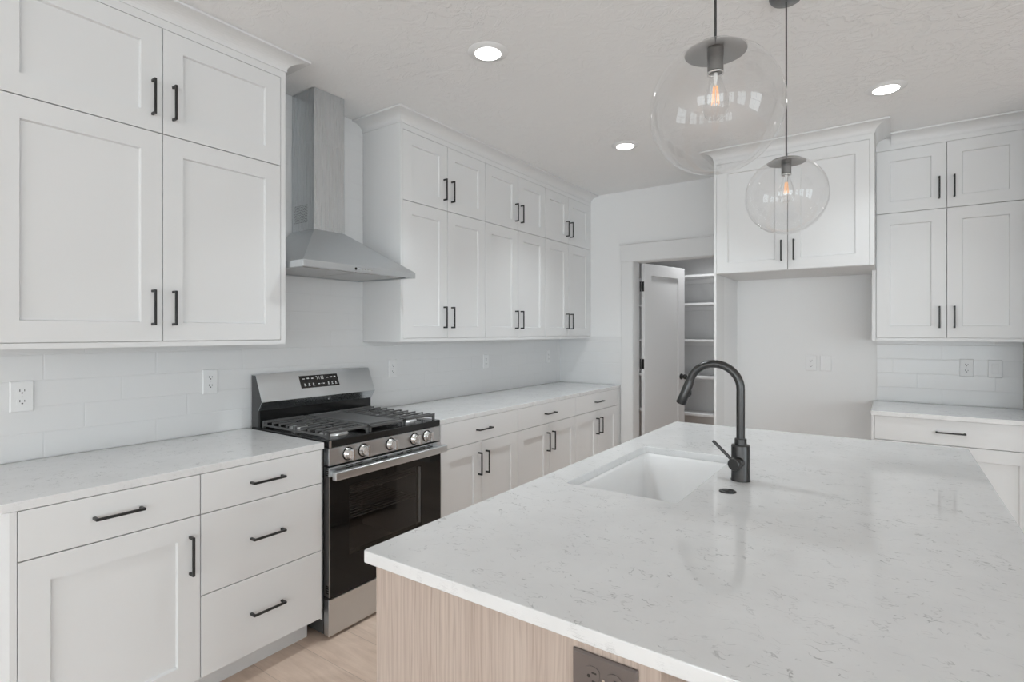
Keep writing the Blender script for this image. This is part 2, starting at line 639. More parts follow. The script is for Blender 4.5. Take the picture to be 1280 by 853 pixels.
FU = 0.328
wall_cab('wide white wall cabinet with four shaker doors, between camera and steel range hood', 'left', -1.46, -0.4096, -0.9315, FU, 0.031, 0.024)
GB = 'wall cabinets beside the range hood'
wall_cab('white four-door wall cabinet with open end panel right next to the range hood', 'left', 0.3144, 1.1122, 0.7198, FU, 0.019, 0)
wall_cab('middle white four-door wall cabinet in the run between range hood and pantry wall', 'left', 1.1122, 1.9099, 1.5166, FU)
wall_cab('white four-door wall cabinet in the corner against the pantry door wall', 'left', 1.9099, YB - 0.001, 2.2975, FU, 0, 0.020)
# back wall: deep cabinet over the refrigerator space, and the one over the far worktop
FF = YB - 2.0952
fr = wall_cab('deep two-door wall cabinet over the empty refrigerator alcove', 'back', 1.6167, 2.5647, 2.0886, FF, 0.0183, 0.0232, 1.8067, 1.8070, None, None, (1.937,))
FR = YB - 2.4188
rc = wall_cab('white four-door wall cabinet over the worktop at the side of the alcove', 'back', 2.5655, 3.3225, 2.9300, FR, 0.0012, 0.026)
MB().box(-0.0215, -0.0005, -FR, -0.001, 0, 1.8055 - ZUO).build('end_panel', M['cabinet'], rc)
# tall panel that closes the alcove at the pantry side
tag(MB().box(1.6167, 1.6340, 2.0952, 2.3149, ZF + 0.0003, 1.8058).build('alcove_panel', M['cabinet'], None, 0.001),
    'narrow tall white panel under the deep cabinet, beside the pantry doorway', 'panel')


def base_cab(label, wall, u0, u1, face, spec, stile0=0.0, stile1=0.0, zbot=0.150, group=None, toe=(0, 0)):
    loc, rot = WALLS[wall](u0, 0)
    r = thing('base_cabinet', label, 'cabinet', loc, rot, group)
    W = u1 - u0
    mb = MB().box(0.0003, W - 0.0003, -face + DT + 0.003, -0.002, zbot - 0.004, 0.8865)
    if stile0:
        mb.box(0.0003, stile0, -face, -face + DT + 0.003, zbot - 0.004, 0.8865)
    if stile1:
        mb.box(W - stile1, W - 0.0003, -face, -face + DT + 0.003, zbot - 0.004, 0.8865)
    mb.build('carcass', M['cabinet'], r)
    MB().box(toe[0] + 0.0003, W - toe[1] - 0.0003, -0.528 if wall == 'left' else -0.51, -0.002, ZF + 0.0005, zbot - 0.0045).build('toe_kick', M['toe'], r)
    for kind, a, b, z0, z1, h in spec:
        if kind == 'drawer':
            add_drawer(r, a, b, z0, z1, face, (u0, 0), *h)
        else:
            add_door(r, a, b, z0, z1, face, h[0], h[1], (u0, 0))
    return r


FB = 0.6275
ZD1, ZD2, ZCB, ZK = 0.7406, 0.4480, 0.8866, 0.153
r = base_cab('white base cabinet with one drawer over one door, at the open end of worktop', 'left', -1.4440, -0.9304, FB,
             (('drawer', -1.4272, -0.9304, ZD1, ZCB, (-1.183, 0.8175)), ('door', -1.4272, -0.9304, ZK, ZD1, (1, 0.608))), 0.0165)
base_cab('white base cabinet with three drawers, next to the gas range', 'left', -0.9304, -0.4245, FB,
         (('drawer', -0.9304, -0.4285, ZD1, ZCB, (-0.681, 0.8145)), ('drawer', -0.9304, -0.4285, ZD2, ZD1, (-0.681, 0.598)),
          ('drawer', -0.9304, -0.4285, ZK, ZD2, (-0.681, 0.308))), 0, 0.0035, toe=(0, 0.008))
HB = 0.611
base_cab('white base cabinet touching the gas range on the pantry side', 'left', 0.3265, 1.0774, FB,
         (('drawer', 0.330, 1.0774, ZD1, ZCB, ()), ('door', 0.330, 0.694, ZK, ZD1, (1, HB)), ('door', 0.694, 1.0774, ZK, ZD1, (-1, HB))), 0.003)
base_cab('middle white base cabinet, second from the gas range towards the pantry wall', 'left', 1.0774, 1.8805, FB,
         (('drawer', 1.0774, 1.8805, ZD1, ZCB, ()), ('door', 1.0774, 1.480, ZK, ZD1, (1, HB)), ('door', 1.480, 1.8805, ZK, ZD1, (-1, HB))))
base_cab('white base cabinet in the corner, ending at the pantry wall', 'left', 1.8805, YB - 0.002, FB,
         (('drawer', 1.8805, 2.665, ZD1, ZCB, ()), ('door', 1.8805, 2.2725, ZK, ZD1, (1, HB)), ('door', 2.2725, 2.665, ZK, ZD1, (-1, HB))), 0, 0.064)
FRB = YB - 2.1204
base_cab('white base cabinet behind the island, under the worktop beside the alcove', 'back', 2.5478, 3.3225, FRB,
         (('drawer', 2.5629, 3.2960, ZD1, ZCB, (2.928, 0.8155)), ('door', 2.5629, 2.9295, ZK, ZD1, (1, HB)), ('door', 2.9295, 3.2960, ZK, ZD1, (-1, HB))), 0.0148, 0.026)


# crown mouldings: swept profile with mitred corners
def crown(label, path, open_ends=True):
    prof = [(0.0004, ZCR - 0.004), (0.0045, ZCR - 0.004), (0.0045, ZCR + 0.003)]
    R0, R1 = 0.070, ZC - 0.012 - (ZCR + 0.003)
    for k in range(9):
        a = k / 8 * PI / 2
        prof.append((0.0045 + R0 * (1 - math.cos(a)), ZCR + 0.003 + R1 * math.sin(a)))
    prof += [(0.081, ZC - 0.012), (0.081, ZC - 0.0015), (0.0004, ZC - 0.0015)]
    mb = MB()
    pts = [Vector(p) for p in path]
    rings = []
    for i, p in enumerate(pts):
        ns = []
        if i > 0:
            t = (p - pts[i - 1]).normalized()
            ns.append(Vector((t.y, -t.x)))
        if i < len(pts) - 1:
            t = (pts[i + 1] - p).normalized()
            ns.append(Vector((t.y, -t.x)))
        if len(ns) == 2:
            m = (ns[0] + ns[1]) / (1 + ns[0].dot(ns[1]))
        else:
            m = ns[0]
        rings.append([(p.x + m.x * a, p.y + m.y * a, z) for a, z in prof])
    mb.rings(rings, True, True, smooth=False)
    o = mb.build('crown_molding', M['cabinet'])
    return tag(o, label, 'crown molding')


crown('white cove crown molding over the wide cabinet before the range hood', [(FU, -1.46), (FU, -0.4096), (0.001, -0.4096)][0:3][::1])
crown('long white cove crown molding over the three cabinets past the range hood', [(0.001, 0.3144), (FU, 0.3144), (FU, YB - 0.001)])
crown('white cove crown molding over the deep cabinet above the alcove', [(1.6167, YB - 0.001), (1.6167, 2.0952), (2.5647, 2.0952), (2.5647, 2.416)])
crown('white cove crown molding over the cabinet between alcove and side wall', [(2.6465, 2.4188), (3.3225, 2.4188)])

# ------------------------------------------------------------------ worktops and wall tiles
ZT = 0.914
tag(MB().box(0.0005, 0.627, -1.4625, -0.4150, 0.8869, ZT).build('countertop', M['quartz'], None, 0.002),
    'white speckled quartz worktop before the gas range, with open end', 'countertop')
tag(MB().box(0.0005, 0.627, 0.3175, YB - 0.009, 0.8869, ZT).build('countertop', M['quartz'], None, 0.002),
    'long white quartz worktop from the gas range to the pantry wall', 'countertop')
tag(MB().box(2.5460, 3.3235, 2.1061, YB - 0.009, 0.8869, ZT).build('countertop', M['quartz'], None, 0.002),
    'white quartz worktop behind the island, beside the empty alcove', 'countertop')
tag(MB().box(-0.0079, 0, -1.4625, YB - 0.0006, 0.915, 1.3375).box(-0.0079, 0, -0.4090, 0.3138, 1.3375, ZC - 0.001).build('tile_backsplash', M['tile_side']),
    'white subway tile backsplash behind the gas range and hood', 'backsplash')
tag(MB().box(0.0005, 0.6395, YB - 0.0085, YB - 0.0003, 0.915, 1.345).box(0.0005, 0.6395, YB - 0.0115, YB - 0.0003, 1.345, 1.356).build('tile_backsplash', M['tile_back']),
    'small white tile backsplash on pantry wall, beside the door casing', 'backsplash')
tag(MB().box(2.5655, 3.3235, YB - 0.0085, YB - 0.0003, 0.915, 1.3375).build('tile_backsplash', M['tile_back']),
    'white subway tile backsplash over worktop beside the alcove', 'backsplash')

# ------------------------------------------------------------------ island
IX0, IX1, IY0, IY1 = 1.6987, 2.9100, -1.0895, 1.0228
SX0, SX1, SY0, SY1 = 1.800, 2.158, -0.3650, 0.3120          # sink cut-out
isl = thing('kitchen_island', 'light oak kitchen island under a large white quartz top', 'kitchen island', (2.04, 0, 0))
ox = 2.04


def ib(name, boxes, mat, bevel=0.0):
    mb = MB()
    for x0, x1, y0, y1, z0, z1 in boxes:
        mb.box(x0 - ox, x1 - ox, y0, y1, z0, z1)
    return mb.build(name, mat, isl, bevel)


ib('end_panel', [(1.719, 2.363, -1.070, -1.050, ZF + 0.0006, 0.8865)], M['oak'], 0.001)
ib('back_panel', [(2.340, 2.362, -1.0499, 0.985, ZF + 0.0006, 0.8865)], M['oak'])
ib('end_panel', [(1.719, 2.363, 0.9851, 1.005, ZF + 0.0006, 0.8865)], M['oak'], 0.001)
ib('carcass', [(1.742, 1.760, -1.0495, 0.9845, 0.14, 0.8865), (1.760, 2.339, -1.0495, 0.9845, 0.14, 0.16), (1.80, 2.339, -1.0495, 0.9845, ZF + 0.0006, 0.1399)], M['oak'])
for k, (a, b) in enumerate(((-1.048, -0.42), (-0.418, 0.36), (0.362, 0.983))):
    d = shaker(b - a, 0.728).build('door', M['oak'], isl, loc=(1.7215 - ox, b, 0.154), rot=(0, 0, -PI / 2))
    pull(d, (b - a) / 2, 0.675, False)

# top with the sink cut-out: four joined slabs as one mesh
mb = MB()
bm = mb.bm
zs = (0.8872, ZT)
outer = [(IX0, IY0), (IX1, IY0), (IX1, IY1), (IX0, IY1)]
inner = [(SX0, SY0), (SX1, SY0), (SX1, SY1), (SX0, SY1)]


def rounded(rect, r, seg=5):
    (x0, y0), (x1, _), (_, y1), _ = rect
    pts = []
    for cx, cy, a0 in ((x0 + r, y0 + r, PI), (x1 - r, y0 + r, 1.5 * PI), (x1 - r, y1 - r, 0), (x0 + r, y1 - r, 0.5 * PI)):
        for k in range(seg + 1):
            a = a0 + k / seg * PI / 2
            pts.append((cx + r * math.cos(a), cy + r * math.sin(a)))
    return pts


ro, ri = rounded(outer, 0.006), rounded(inner, 0.018)
V = {}
for nm, loop in (('o', ro), ('i', ri)):
    for z in zs:
        V[nm, z] = [bm.verts.new((x, y, z)) for x, y in loop]
nn = len(ro)
for i in range(nn):
    j = (i + 1) % nn
    bm.faces.new((V['o', zs[0]][i], V['o', zs[0]][j], V['o', zs[1]][j], V['o', zs[1]][i]))
    bm.faces.new((V['i', zs[1]][i], V['i', zs[1]][j], V['i', zs[0]][j], V['i', zs[0]][i]))
    bm.faces.new((V['o', zs[1]][i], V['o', zs[1]][j], V['i', zs[1]][j], V['i', zs[1]][i]))
    bm.faces.new((V['i', zs[0]][i], V['i', zs[0]][j], V['o', zs[0]][j], V['o', zs[0]][i]))
tag(mb.build('island_countertop', M['quartz'], None, 0.002), 'large white quartz island top with grey flecks and a sink cut-out', 'countertop')

# undermount sink
mb = MB()
sk = [(SX0 + 0.003, SY0 + 0.003), (SX1 - 0.003, SY0 + 0.003), (SX1 - 0.003, SY1 - 0.003), (SX0 + 0.003, SY1 - 0.003)]
sr = thing('sink', 'white undermount sink set in the island top', 'sink', ((SX0 + SX1) / 2, (SY0 + SY1) / 2, 0.66))


def shift(pts, z):
    return [(x - (SX0 + SX1) / 2, y - (SY0 + SY1) / 2, z - 0.66) for x, y in pts]


def grow(rect, d):
    (x0, y0), (x1, _), (_, y1), _ = rect
    return [(x0 - d, y0 - d), (x1 + d, y0 - d), (x1 + d, y1 + d), (x0 - d, y1 + d)]


zt = 0.8868
mb.rings([shift(rounded(grow(sk, 0.02), 0.03), zt - 0.02), shift(rounded(grow(sk, 0.02), 0.03), zt), shift(rounded(grow(sk, 0.0), 0.02), zt),
          shift(rounded(grow(sk, -0.004), 0.022), zt - 0.012), shift(rounded(grow(sk, -0.012), 0.035), 0.705), shift(rounded(grow(sk, -0.022), 0.045), 0.688),
          shift(rounded(grow(sk, -0.045), 0.05), 0.682)], False, True)
mb.rings([shift(rounded(grow(sk, 0.02), 0.03), zt - 0.02), shift(rounded(grow(sk, 0.006), 0.03), zt - 0.02), shift(rounded(grow(sk, -0.004), 0.04), 0.67)], False, True)
mb.build('basin', M['sink'], sr)
MB().lathe([(0.0, 0.0245), (0.035, 0.0245), (0.043, 0.0275), (0.045, 0.0225)], (0.0, 0.0, 0.0)).build('drain', M['steel_trim'], sr)

# faucet
FX, FY = 2.2500, -0.013
fa = thing('faucet', 'tall dark gunmetal pull-down faucet standing behind the island sink', 'faucet', (FX, FY, ZT + 0.0004))
MB().lathe([(0.0, 0), (0.0300, 0), (0.0300, 0.003), (0.0285, 0.005), (0.0285, 0.112), (0.0270, 0.1155), (0.0, 0.1155)], sharp=(1, 2)).build('body', M['gun'], fa)
MB().lathe([(0.0, 0.1155), (0.0185, 0.1155), (0.0185, 0.134), (0.0172, 0.136), (0.0, 0.136)], sharp=(1, 2)).build('collar', M['gun'], fa)
path = [(0, 0, 0.132), (0, 0, 0.22), (0, 0, 0.295)]
R = 0.0825
for k in range(1, 21):
    a = PI * k / 20 * 0.93
    path.append((-R + R * math.cos(a), 0, 0.295 + R * math.sin(a) * 0.965))
MB().tube(path, 0.0132, 18).build('spout', M['gun'], fa)
p1 = Vector(path[-1])
dr = Vector((2.0528 - FX, 0, 1.1394 - ZT)) - p1
dr.normalize()
hd = MB()
hd.tube([p1 - dr * 0.004, p1, p1 + dr * 0.004, p1 + dr * 0.006, p1 + dr * 0.055, p1 + dr * 0.082, p1 + dr * 0.084],
        [0.0136, 0.0145, 0.0145, 0.0152, 0.0165, 0.0182, 0.0165], 20)
head = hd.build('spray_head', M['gun'], fa)
q = p1 + dr * 0.035
MB().tube([q + Vector((0.0145, 0, 0.004)), q + Vector((0.0175, 0, 0.0)) + dr * 0.012, q + Vector((0.016, 0, 0)) + dr * 0.022], [0.004, 0.005, 0.004], 8).build('button', M['pull'], head)
hub = MB().cyl((0.0, -0.02, 0.062), (-0.004, -0.040, 0.062), 0.0180, None, 24)
hub.tube([(-0.004, -0.040, 0.0615), (-0.0045, -0.042, 0.0615), (-0.009, -0.0585, 0.0600), (-0.0094, -0.060, 0.0600)], [0.0180, 0.0195, 0.0195, 0.0175], 24)
hub = hub.build('handle', M['gun'], fa)
MB().tube([(-0.010, -0.050, 0.066), (-0.030, -0.047, 0.086), (-0.0755, -0.044, 0.1265)], [0.0042, 0.0050, 0.0052], 12).build('lever', M['gun'], hub)

tag(MB().lathe([(0, 0), (0.0245, 0), (0.0245, 0.0022), (0.022, 0.0036), (0.0155, 0.0036), (0.0150, 0.0030), (0.0140, 0.0048), (0, 0.0050)], sharp=(1,)).build(
    'sink_switch_button', M['gun'], None, loc=(2.2472, -0.1705, ZT + 0.0004)), 'small round dark button flush in island top, before the faucet', 'switch')


# ------------------------------------------------------------------ outlets and switches
def outlet(label, wall, u, z, mat='plate', slotmat='slot', group=None, gang=None, wd=0.070, ht=0.115, off=0.0):
    """wall: a frame (location, rotation) whose -Y faces the room"""
    r = thing('wall_outlet' if gang != 'switch' and gang != 'blank' else ('wall_switch' if gang == 'switch' else 'wall_plate'), label,
              'outlet' if gang not in ('switch', 'blank') else ('switch' if gang == 'switch' else 'wall plate'), *wall, group)
    a, b = wd / 2, ht / 2
    mb = MB()
    bm = mb.bm

    def loop(i, y):
        return [(x, y, zz) for x, zz in ((-a + i, -b + i), (a - i, -b + i), (a - i, b - i), (-a + i, b - i))]
    mb.rings([loop(0, -0.0004), loop(0, -0.0030), loop(0.0035, -0.0062)], True, True, smooth=False)
    mb.build('cover_plate', M[mat], r, 0.0008)
    if gang == 'switch':
        MB().box(-0.0165, 0.0165, -0.0068, -0.0060, -0.0335, 0.0335).build('frame', M['slot' if False else 'toe'], r)
        MB().prism([(-0.0066, -0.0315), (-0.0085, -0.0315), (-0.0072, 0.0), (-0.0098, 0.0315), (-0.0066, 0.0315)], -0.0148, 0.0148, 'x').build('rocker', M[mat], r)
    elif gang == 'blank':
        for s in (-1, 1):
            MB().cyl((0, -0.0058, s * 0.041), (0, -0.0072, s * 0.041), 0.0032, None, 12).build('screw', M['toe'], r)
    else:
        for s in (-1, 1):
            c = s * 0.0195
            mb = MB()
            pts = []
            for k in range(24):
                t = 2 * PI * k / 24
                pts.append((0.0172 * math.cos(t), max(-0.0125, min(0.0125, 0.0172 * math.sin(t))) + c))
            mb.rings([[(x, -0.0055, zz) for x, zz in pts], [(x, -0.0076, zz) for x, zz in pts]], True, True, smooth=False)
            rc_ = mb.build('receptacle', M[mat], r)
            sl = MB()
            sl.box(-0.0080, -0.0056, -0.0080, -0.0072, c - 0.001, c + 0.0075)
            sl.box(0.0056, 0.0078, -0.0080, -0.0072, c - 0.0005, c + 0.0065)
            sl.cyl((0, -0.0072, c - 0.0065), (0, -0.0080, c - 0.0065), 0.0028, None, 10)
            sl.build('contact_slot', M[slotmat], rc_)
        MB().cyl((0, -0.0058, 0), (0, -0.0074, 0), 0.0030, None, 12).build('screw', M['toe' if mat == 'plate' else 'steel_trim'], r)
    return r


def lw(u, z):
    return ((0.0005, u, z), PI / 2)


def bw(u, z, off=0.0009):
    return ((u, YB - off, z), 0)


outlet('white duplex outlet on tile nearest to the open end of worktop', lw(-1.2747, 1.1555), 0, 0)
outlet('white duplex outlet on tile close beside the range backguard, before the range', lw(-0.5950, 1.1600), 0, 0)
outlet('white duplex outlet on tile just past the gas range', lw(0.5533, 1.1600), 0, 0)
outlet('white duplex outlet on tile above the middle of the long worktop', lw(1.5376, 1.1620), 0, 0)
outlet('white duplex outlet on tile close to the pantry corner', lw(2.4948, 1.1650), 0, 0)
outlet('white duplex outlet on bare wall of the alcove', bw(2.1571, 1.1640), 0, 0)
outlet('blank white wall plate on bare alcove wall, beside an outlet', bw(2.2520, 1.1650), 0, 0, gang='blank', wd=0.074)
outlet('white duplex outlet on tile above the worktop beside the alcove', bw(3.0512, 1.1625, 0.0090), 0, 0)
outlet('white rocker switch plate on tile, nearest to the side wall', bw(3.1909, 1.1610, 0.0090), 0, 0, gang='switch')
io = outlet('brown-grey duplex outlet lying sideways on the oak island end panel', ((2.2705, -1.0705, 0.8305), 0), 0, 0, 'taupe', 'taupe_dark')
io.rotation_euler = (0, PI / 2, 0)

# ------------------------------------------------------------------ gas range (local frame of the left wall: X = along wall, -Y = out)
RY0, RY1 = -0.398, 0.314
RC = (RY0 + RY1) / 2
rg = thing('gas_range', 'stainless steel gas range with black oven door and five knobs', 'range', (0, RC, 0), PI / 2)
hw = (RY1 - RY0) / 2


def rb(*boxes):
    mb = MB()
    for u0, u1, w0, w1, z0, z1 in boxes:
        mb.box(u0 - RC, u1 - RC, -w1, -w0, z0, z1)
    return mb


# body shell, open at the oven mouth
rb((RY0, RY0 + 0.02, 0.012, 0.598, 0.062, 0.895), (RY1 - 0.02, RY1, 0.012, 0.598, 0.062, 0.895), (RY0 + 0.02, RY1 - 0.02, 0.012, 0.03, 0.062, 0.895),
   (RY0 + 0.02, RY1 - 0.02, 0.03, 0.598, 0.062, 0.22), (RY0 + 0.02, RY1 - 0.02, 0.03, 0.598, 0.805, 0.895)).build('body', M['side'], rg)
cav = rb((RY0 + 0.085, RY0 + 0.09, 0.10, 0.597, 0.27, 0.76), (RY1 - 0.09, RY1 - 0.085, 0.10, 0.597, 0.27, 0.76), (RY0 + 0.09, RY1 - 0.09, 0.10, 0.105, 0.27, 0.76),
         (RY0 + 0.085, RY1 - 0.085, 0.10, 0.597, 0.262, 0.27), (RY0 + 0.085, RY1 - 0.085, 0.10, 0.597, 0.76, 0.768)).build('oven_cavity', M['cavity'], rg)
for zr in (0.52, 0.64):
    mb = MB()
    for k in range(15):
        wv_ = 0.12 + k * 0.032
        mb.cyl((RY0 + 0.092 - RC, -wv_, zr), (RY1 - 0.092 - RC, -wv_, zr), 0.0025, None, 6)
    for u in (RY0 + 0.10, RC, RY1 - 0.10):
        mb.cyl((u - RC, -0.115, zr - 0.004), (u - RC, -0.575, zr - 0.004), 0.003, None, 6)
    mb.build('oven_rack', M['rack'], cav)
# cooktop
rb((RY0, RY1, 0.012, 0.637, 0.8845, 0.9185)).build('cooktop', M['black'], rg, 0.004)
rb((RY0 + 0.0002, RY0 + 0.012, 0.6371, 0.6385, 0.886, 0.9175)).build('corner_trim', M['steel_trim'], rg)
# control panel with knobs
cp = rb((RY0, RY1, 0.599, 0.637, 0.8075, 0.884)).build('control_panel', M['steel'], rg, 0.003)
for u in (-0.2956, -0.2094, -0.042, 0.1188, 0.2098):
    k_ = MB()
    c = Vector((u - RC, -0.6372, 0.8455))
    k_.tube([c, c + Vector((0, -0.004, 0)), c + Vector((0, -0.0045, 0)), c + Vector((0, -0.022, 0)), c + Vector((0, -0.026, 0))], [0.0255, 0.0255, 0.0235, 0.0222, 0.0195], 24)
    kn = k_.build('knob', M['steel_trim'], rg)
    MB().box(u - RC - 0.0062, u - RC + 0.0062, -0.681, -0.6625, 0.8455 - 0.0245, 0.8455 + 0.0245).build('grip', M['steel_trim'], kn, 0.002)
    MB().tube([c + Vector((0, 0.0001, 0)), c + Vector((0, -0.0022, 0))], [0.0310, 0.0300], 24).build('bezel', M['black'], kn)
# oven door
od = rb((RY0, RY1, 0.5995, 0.638, 0.757, 0.800)).build('oven_door', M['steel'], rg, 0.003)
fw_ = 0.105
rb((RY0 + 0.003, RY0 + fw_, 0.600, 0.640, 0.232, 0.7565), (RY1 - 0.145, RY1, 0.600, 0.640, 0.232, 0.7565),
   (RY0 + fw_, RY1 - 0.145, 0.600, 0.640, 0.232, 0.385), (RY0 + fw_, RY1 - 0.145, 0.600, 0.640, 0.702, 0.7565)).build('door_glass', M['glass_black'], od)
rb((RY0 + fw_ + 0.0005, RY1 - 0.1455, 0.634, 0.6398, 0.3855, 0.7015)).build('window_pane', M['oven_pane'], od)
rb((RY1 - 0.1490, RY1 - 0.1456, 0.622, 0.6335, 0.40, 0.69)).build('window_glint_strip', M['plate'], od)  # white strip standing in for the bright reflection at the window's inner edge
rb((RY0, RY0 + 0.0029, 0.600, 0.6395, 0.232, 0.7565)).build('edge_strip', M['steel_trim'], od)
sl = MB()
for u in (-0.31, -0.255, -0.16, -0.105, 0.0, 0.06, 0.155, 0.215):
    for z in (0.7825, 0.7905):
        sl.box(u - RC, u - RC + 0.04, -0.6388, -0.6375, z, z + 0.0035)
sl.build('vent_slots', M['black'], od)
sl = MB()
for z in (0.764, 0.773, 0.782, 0.791):
    sl.box(RY0 - RC - 0.0006, RY0 - RC + 0.0004, -0.633, -0.618, z, z + 0.0045)
sl.build('side_slots', M['black'], od)
sl = MB()
for z in (0.246, 0.256, 0.266, 0.276):
    sl.box(RY0 - RC - 0.0006, RY0 - RC + 0.0004, -0.633, -0.618, z, z + 0.0045)
sl.build('side_slots', M['black'], od)
hd = rb((RY0 - 0.003, RY1 + 0.003, 0.662, 0.690, 0.7500, 0.7875))
for u in (RY0 + 0.012, RY1 - 0.038):
    hd.box(u - RC, u - RC + 0.026, -0.663, -0.637, 0.757, 0.781)
hd.build('handle', M['steel'], od, 0.005, 3)
# storage drawer, feet
rb((RY0 + 0.003, RY1 - 0.003, 0.585, 0.630, 0.2205, 0.2315)).build('gap_strip', M['black'], rg)
rb((RY0, RY1, 0.5995, 0.637, 0.058, 0.2200)).build('storage_drawer', M['steel'], rg, 0.004)
for u in (RY0 + 0.07, RY1 - 0.07):
    for w_ in (0.08, 0.55):
        MB().cyl((u - RC, -w_, ZF + 0.0006), (u - RC, -w_, 0.063), 0.018, 0.014, 14).build('foot', M['black'], rg)
# backguard
prof = [(-0.012, 0.919), (-0.073, 0.919), (-0.073, 1.004), (-0.100, 1.030), (-0.108, 1.046), (-0.050, 1.180), (-0.012, 1.180)]
bgk = MB().prism([(-0.012, 0.919), (-0.070, 0.919), (-0.070, 1.006), (-0.104, 1.046), (-0.050, 1.177), (-0.012, 1.177)], -hw + 0.0025, hw - 0.0025, 'x').build('backguard', M['side'], rg)
sheet = MB()
sheet.prism([(-0.012, 1.1775), (-0.012, 1.181), (-0.0515, 1.181), (-0.1100, 1.0475), (-0.1065, 1.0455), (-0.0495, 1.1775)], -hw, hw, 'x')
sheet.build('steel_face', M['steel'], bgk, 0.001)
MB().prism([(-0.1098, 1.0470), (-0.0765, 1.0025), (-0.0735, 1.0045), (-0.1060, 1.0466)], -hw + 0.0006, hw - 0.0006, 'x').build('lower_lip', M['steel_v'], bgk)
MB().prism([(-0.0702, 0.9195), (-0.0740, 0.9195), (-0.0740, 1.0035), (-0.0702, 1.0060)], -hw + 0.012, hw - 0.0026, 'x').build('splash_panel', M['black'], bgk)
# slanted display panel on the steel face
s0, s1 = Vector((0, -0.1100, 1.0475)), Vector((0, -0.0515, 1.181))
sd = (s1 - s0).normalized()
sn = Vector((0, sd.z * -1, sd.y)).normalized()
if sn.y > 0:
    sn = -sn
L_ = (s1 - s0).length


def on_slant(u, t, h):
    p = s0 + sd * (t * L_) + sn * h
    return (u - RC, p.y, p.z)


def slab_on_slant(mb, u0, u1, t0, t1, h0, h1):
    mb.hexa([on_slant(u0, t0, h0), on_slant(u1, t0, h0), on_slant(u1, t1, h0), on_slant(u0, t1, h0)],
            [on_slant(u0, t0, h1), on_slant(u1, t0, h1), on_slant(u1, t1, h1), on_slant(u0, t1, h1)])


mb = MB()
slab_on_slant(mb, -0.166, 0.076, 0.36, 0.84, -0.001, 0.0012)
dsp = mb.build('display', M['display'], bgk)
mk = MB()


def seg7(ch, u, t, w_=0.0085, h=0.105):
    segs = {'1': 'bc', '7': 'abc', '8': 'abcdefg', '0': 'abcdef', '2': 'abged', '3': 'abgcd', '4': 'fgbc', '5': 'afgcd'}[ch]
    e = 0.0022
    et = 0.016
    S_ = {'a': (0, w_, h - et, h), 'd': (0, w_, 0, et), 'g': (0, w_, h / 2 - et / 2, h / 2 + et / 2), 'f': (0, e, h / 2, h), 'e': (0, e, 0, h / 2),
          'b': (w_ - e, w_, h / 2, h), 'c': (w_ - e, w_, 0, h / 2)}
    for s in segs:
        a, b, c, d_ = S_[s]
        slab_on_slant(mk, u + a, u + b, t + c, t + d_, 0.0011, 0.0016)


for ch, u in (('7', -0.066), ('1', -0.053), ('1', -0.041), ('8', -0.028)):
    seg7(ch, u, 0.665, 0.0095, 0.125)
for u, t, w_, h in ((-0.148, .70, .013, .03), (-0.122, .71, .014, .04), (-0.094, .70, .012, .035), (0.000, .70, .014, .025), (0.024, .70, .016, .04), (0.050, .70, .012, .045)):
    slab_on_slant(mk, u, u + w_, t, t + h, 0.0011, 0.0015)
for u in (-0.146, -0.120, -0.094, 0.002, 0.026, 0.050):
    slab_on_slant(mk, u, u + 0.012, .435, .455, 0.0011, 0.0015)
    slab_on_slant(mk, u + 0.002, u + 0.0065, .465, .54, 0.0011, 0.0015)
    slab_on_slant(mk, u + 0.002, u + 0.010, .50, .52, 0.0011, 0.0015)
for u, w_ in ((-0.060, .012), (-0.040, .004), (-0.030, .011)):
    slab_on_slant(mk, u, u + w_, .475, .505, 0.0011, 0.0015)
mk.build('display_marks', M['marks'], dsp)
c = Vector((0.003 - RC, -0.093, 1.0245))
nl = Vector((0, -0.80, -0.60))
MB().tube([c, c + nl * 0.0022], [0.0075, 0.0068], 16).build('badge', M['bright'], bgk)


# burners, grates, griddle
def burner(u, w_, r):
    b = MB().lathe([(0, 0.9187), (r * 1.35, 0.9187), (r * 1.25, 0.926), (r, 0.928), (r, 0.9345), (0, 0.9345)], (u - RC, -w_, 0), 24, sharp=(1, 3, 4)).build('burner', M['burner'], rg)
    MB().lathe([(0, 0.9346), (r * 0.95, 0.9346), (r * 0.95, 0.9395), (r * 0.85, 0.9415), (0, 0.942)], (u - RC, -w_, 0), 24, sharp=(1,)).build('burner_cap', M['iron'], b)


for u, w_, r in ((-0.275, 0.505, 0.050), (-0.275, 0.225, 0.034), (0.185, 0.505, 0.044), (0.185, 0.225, 0.036)):
    burner(u, w_, r)
burner(-0.042, 0.20, 0.03)


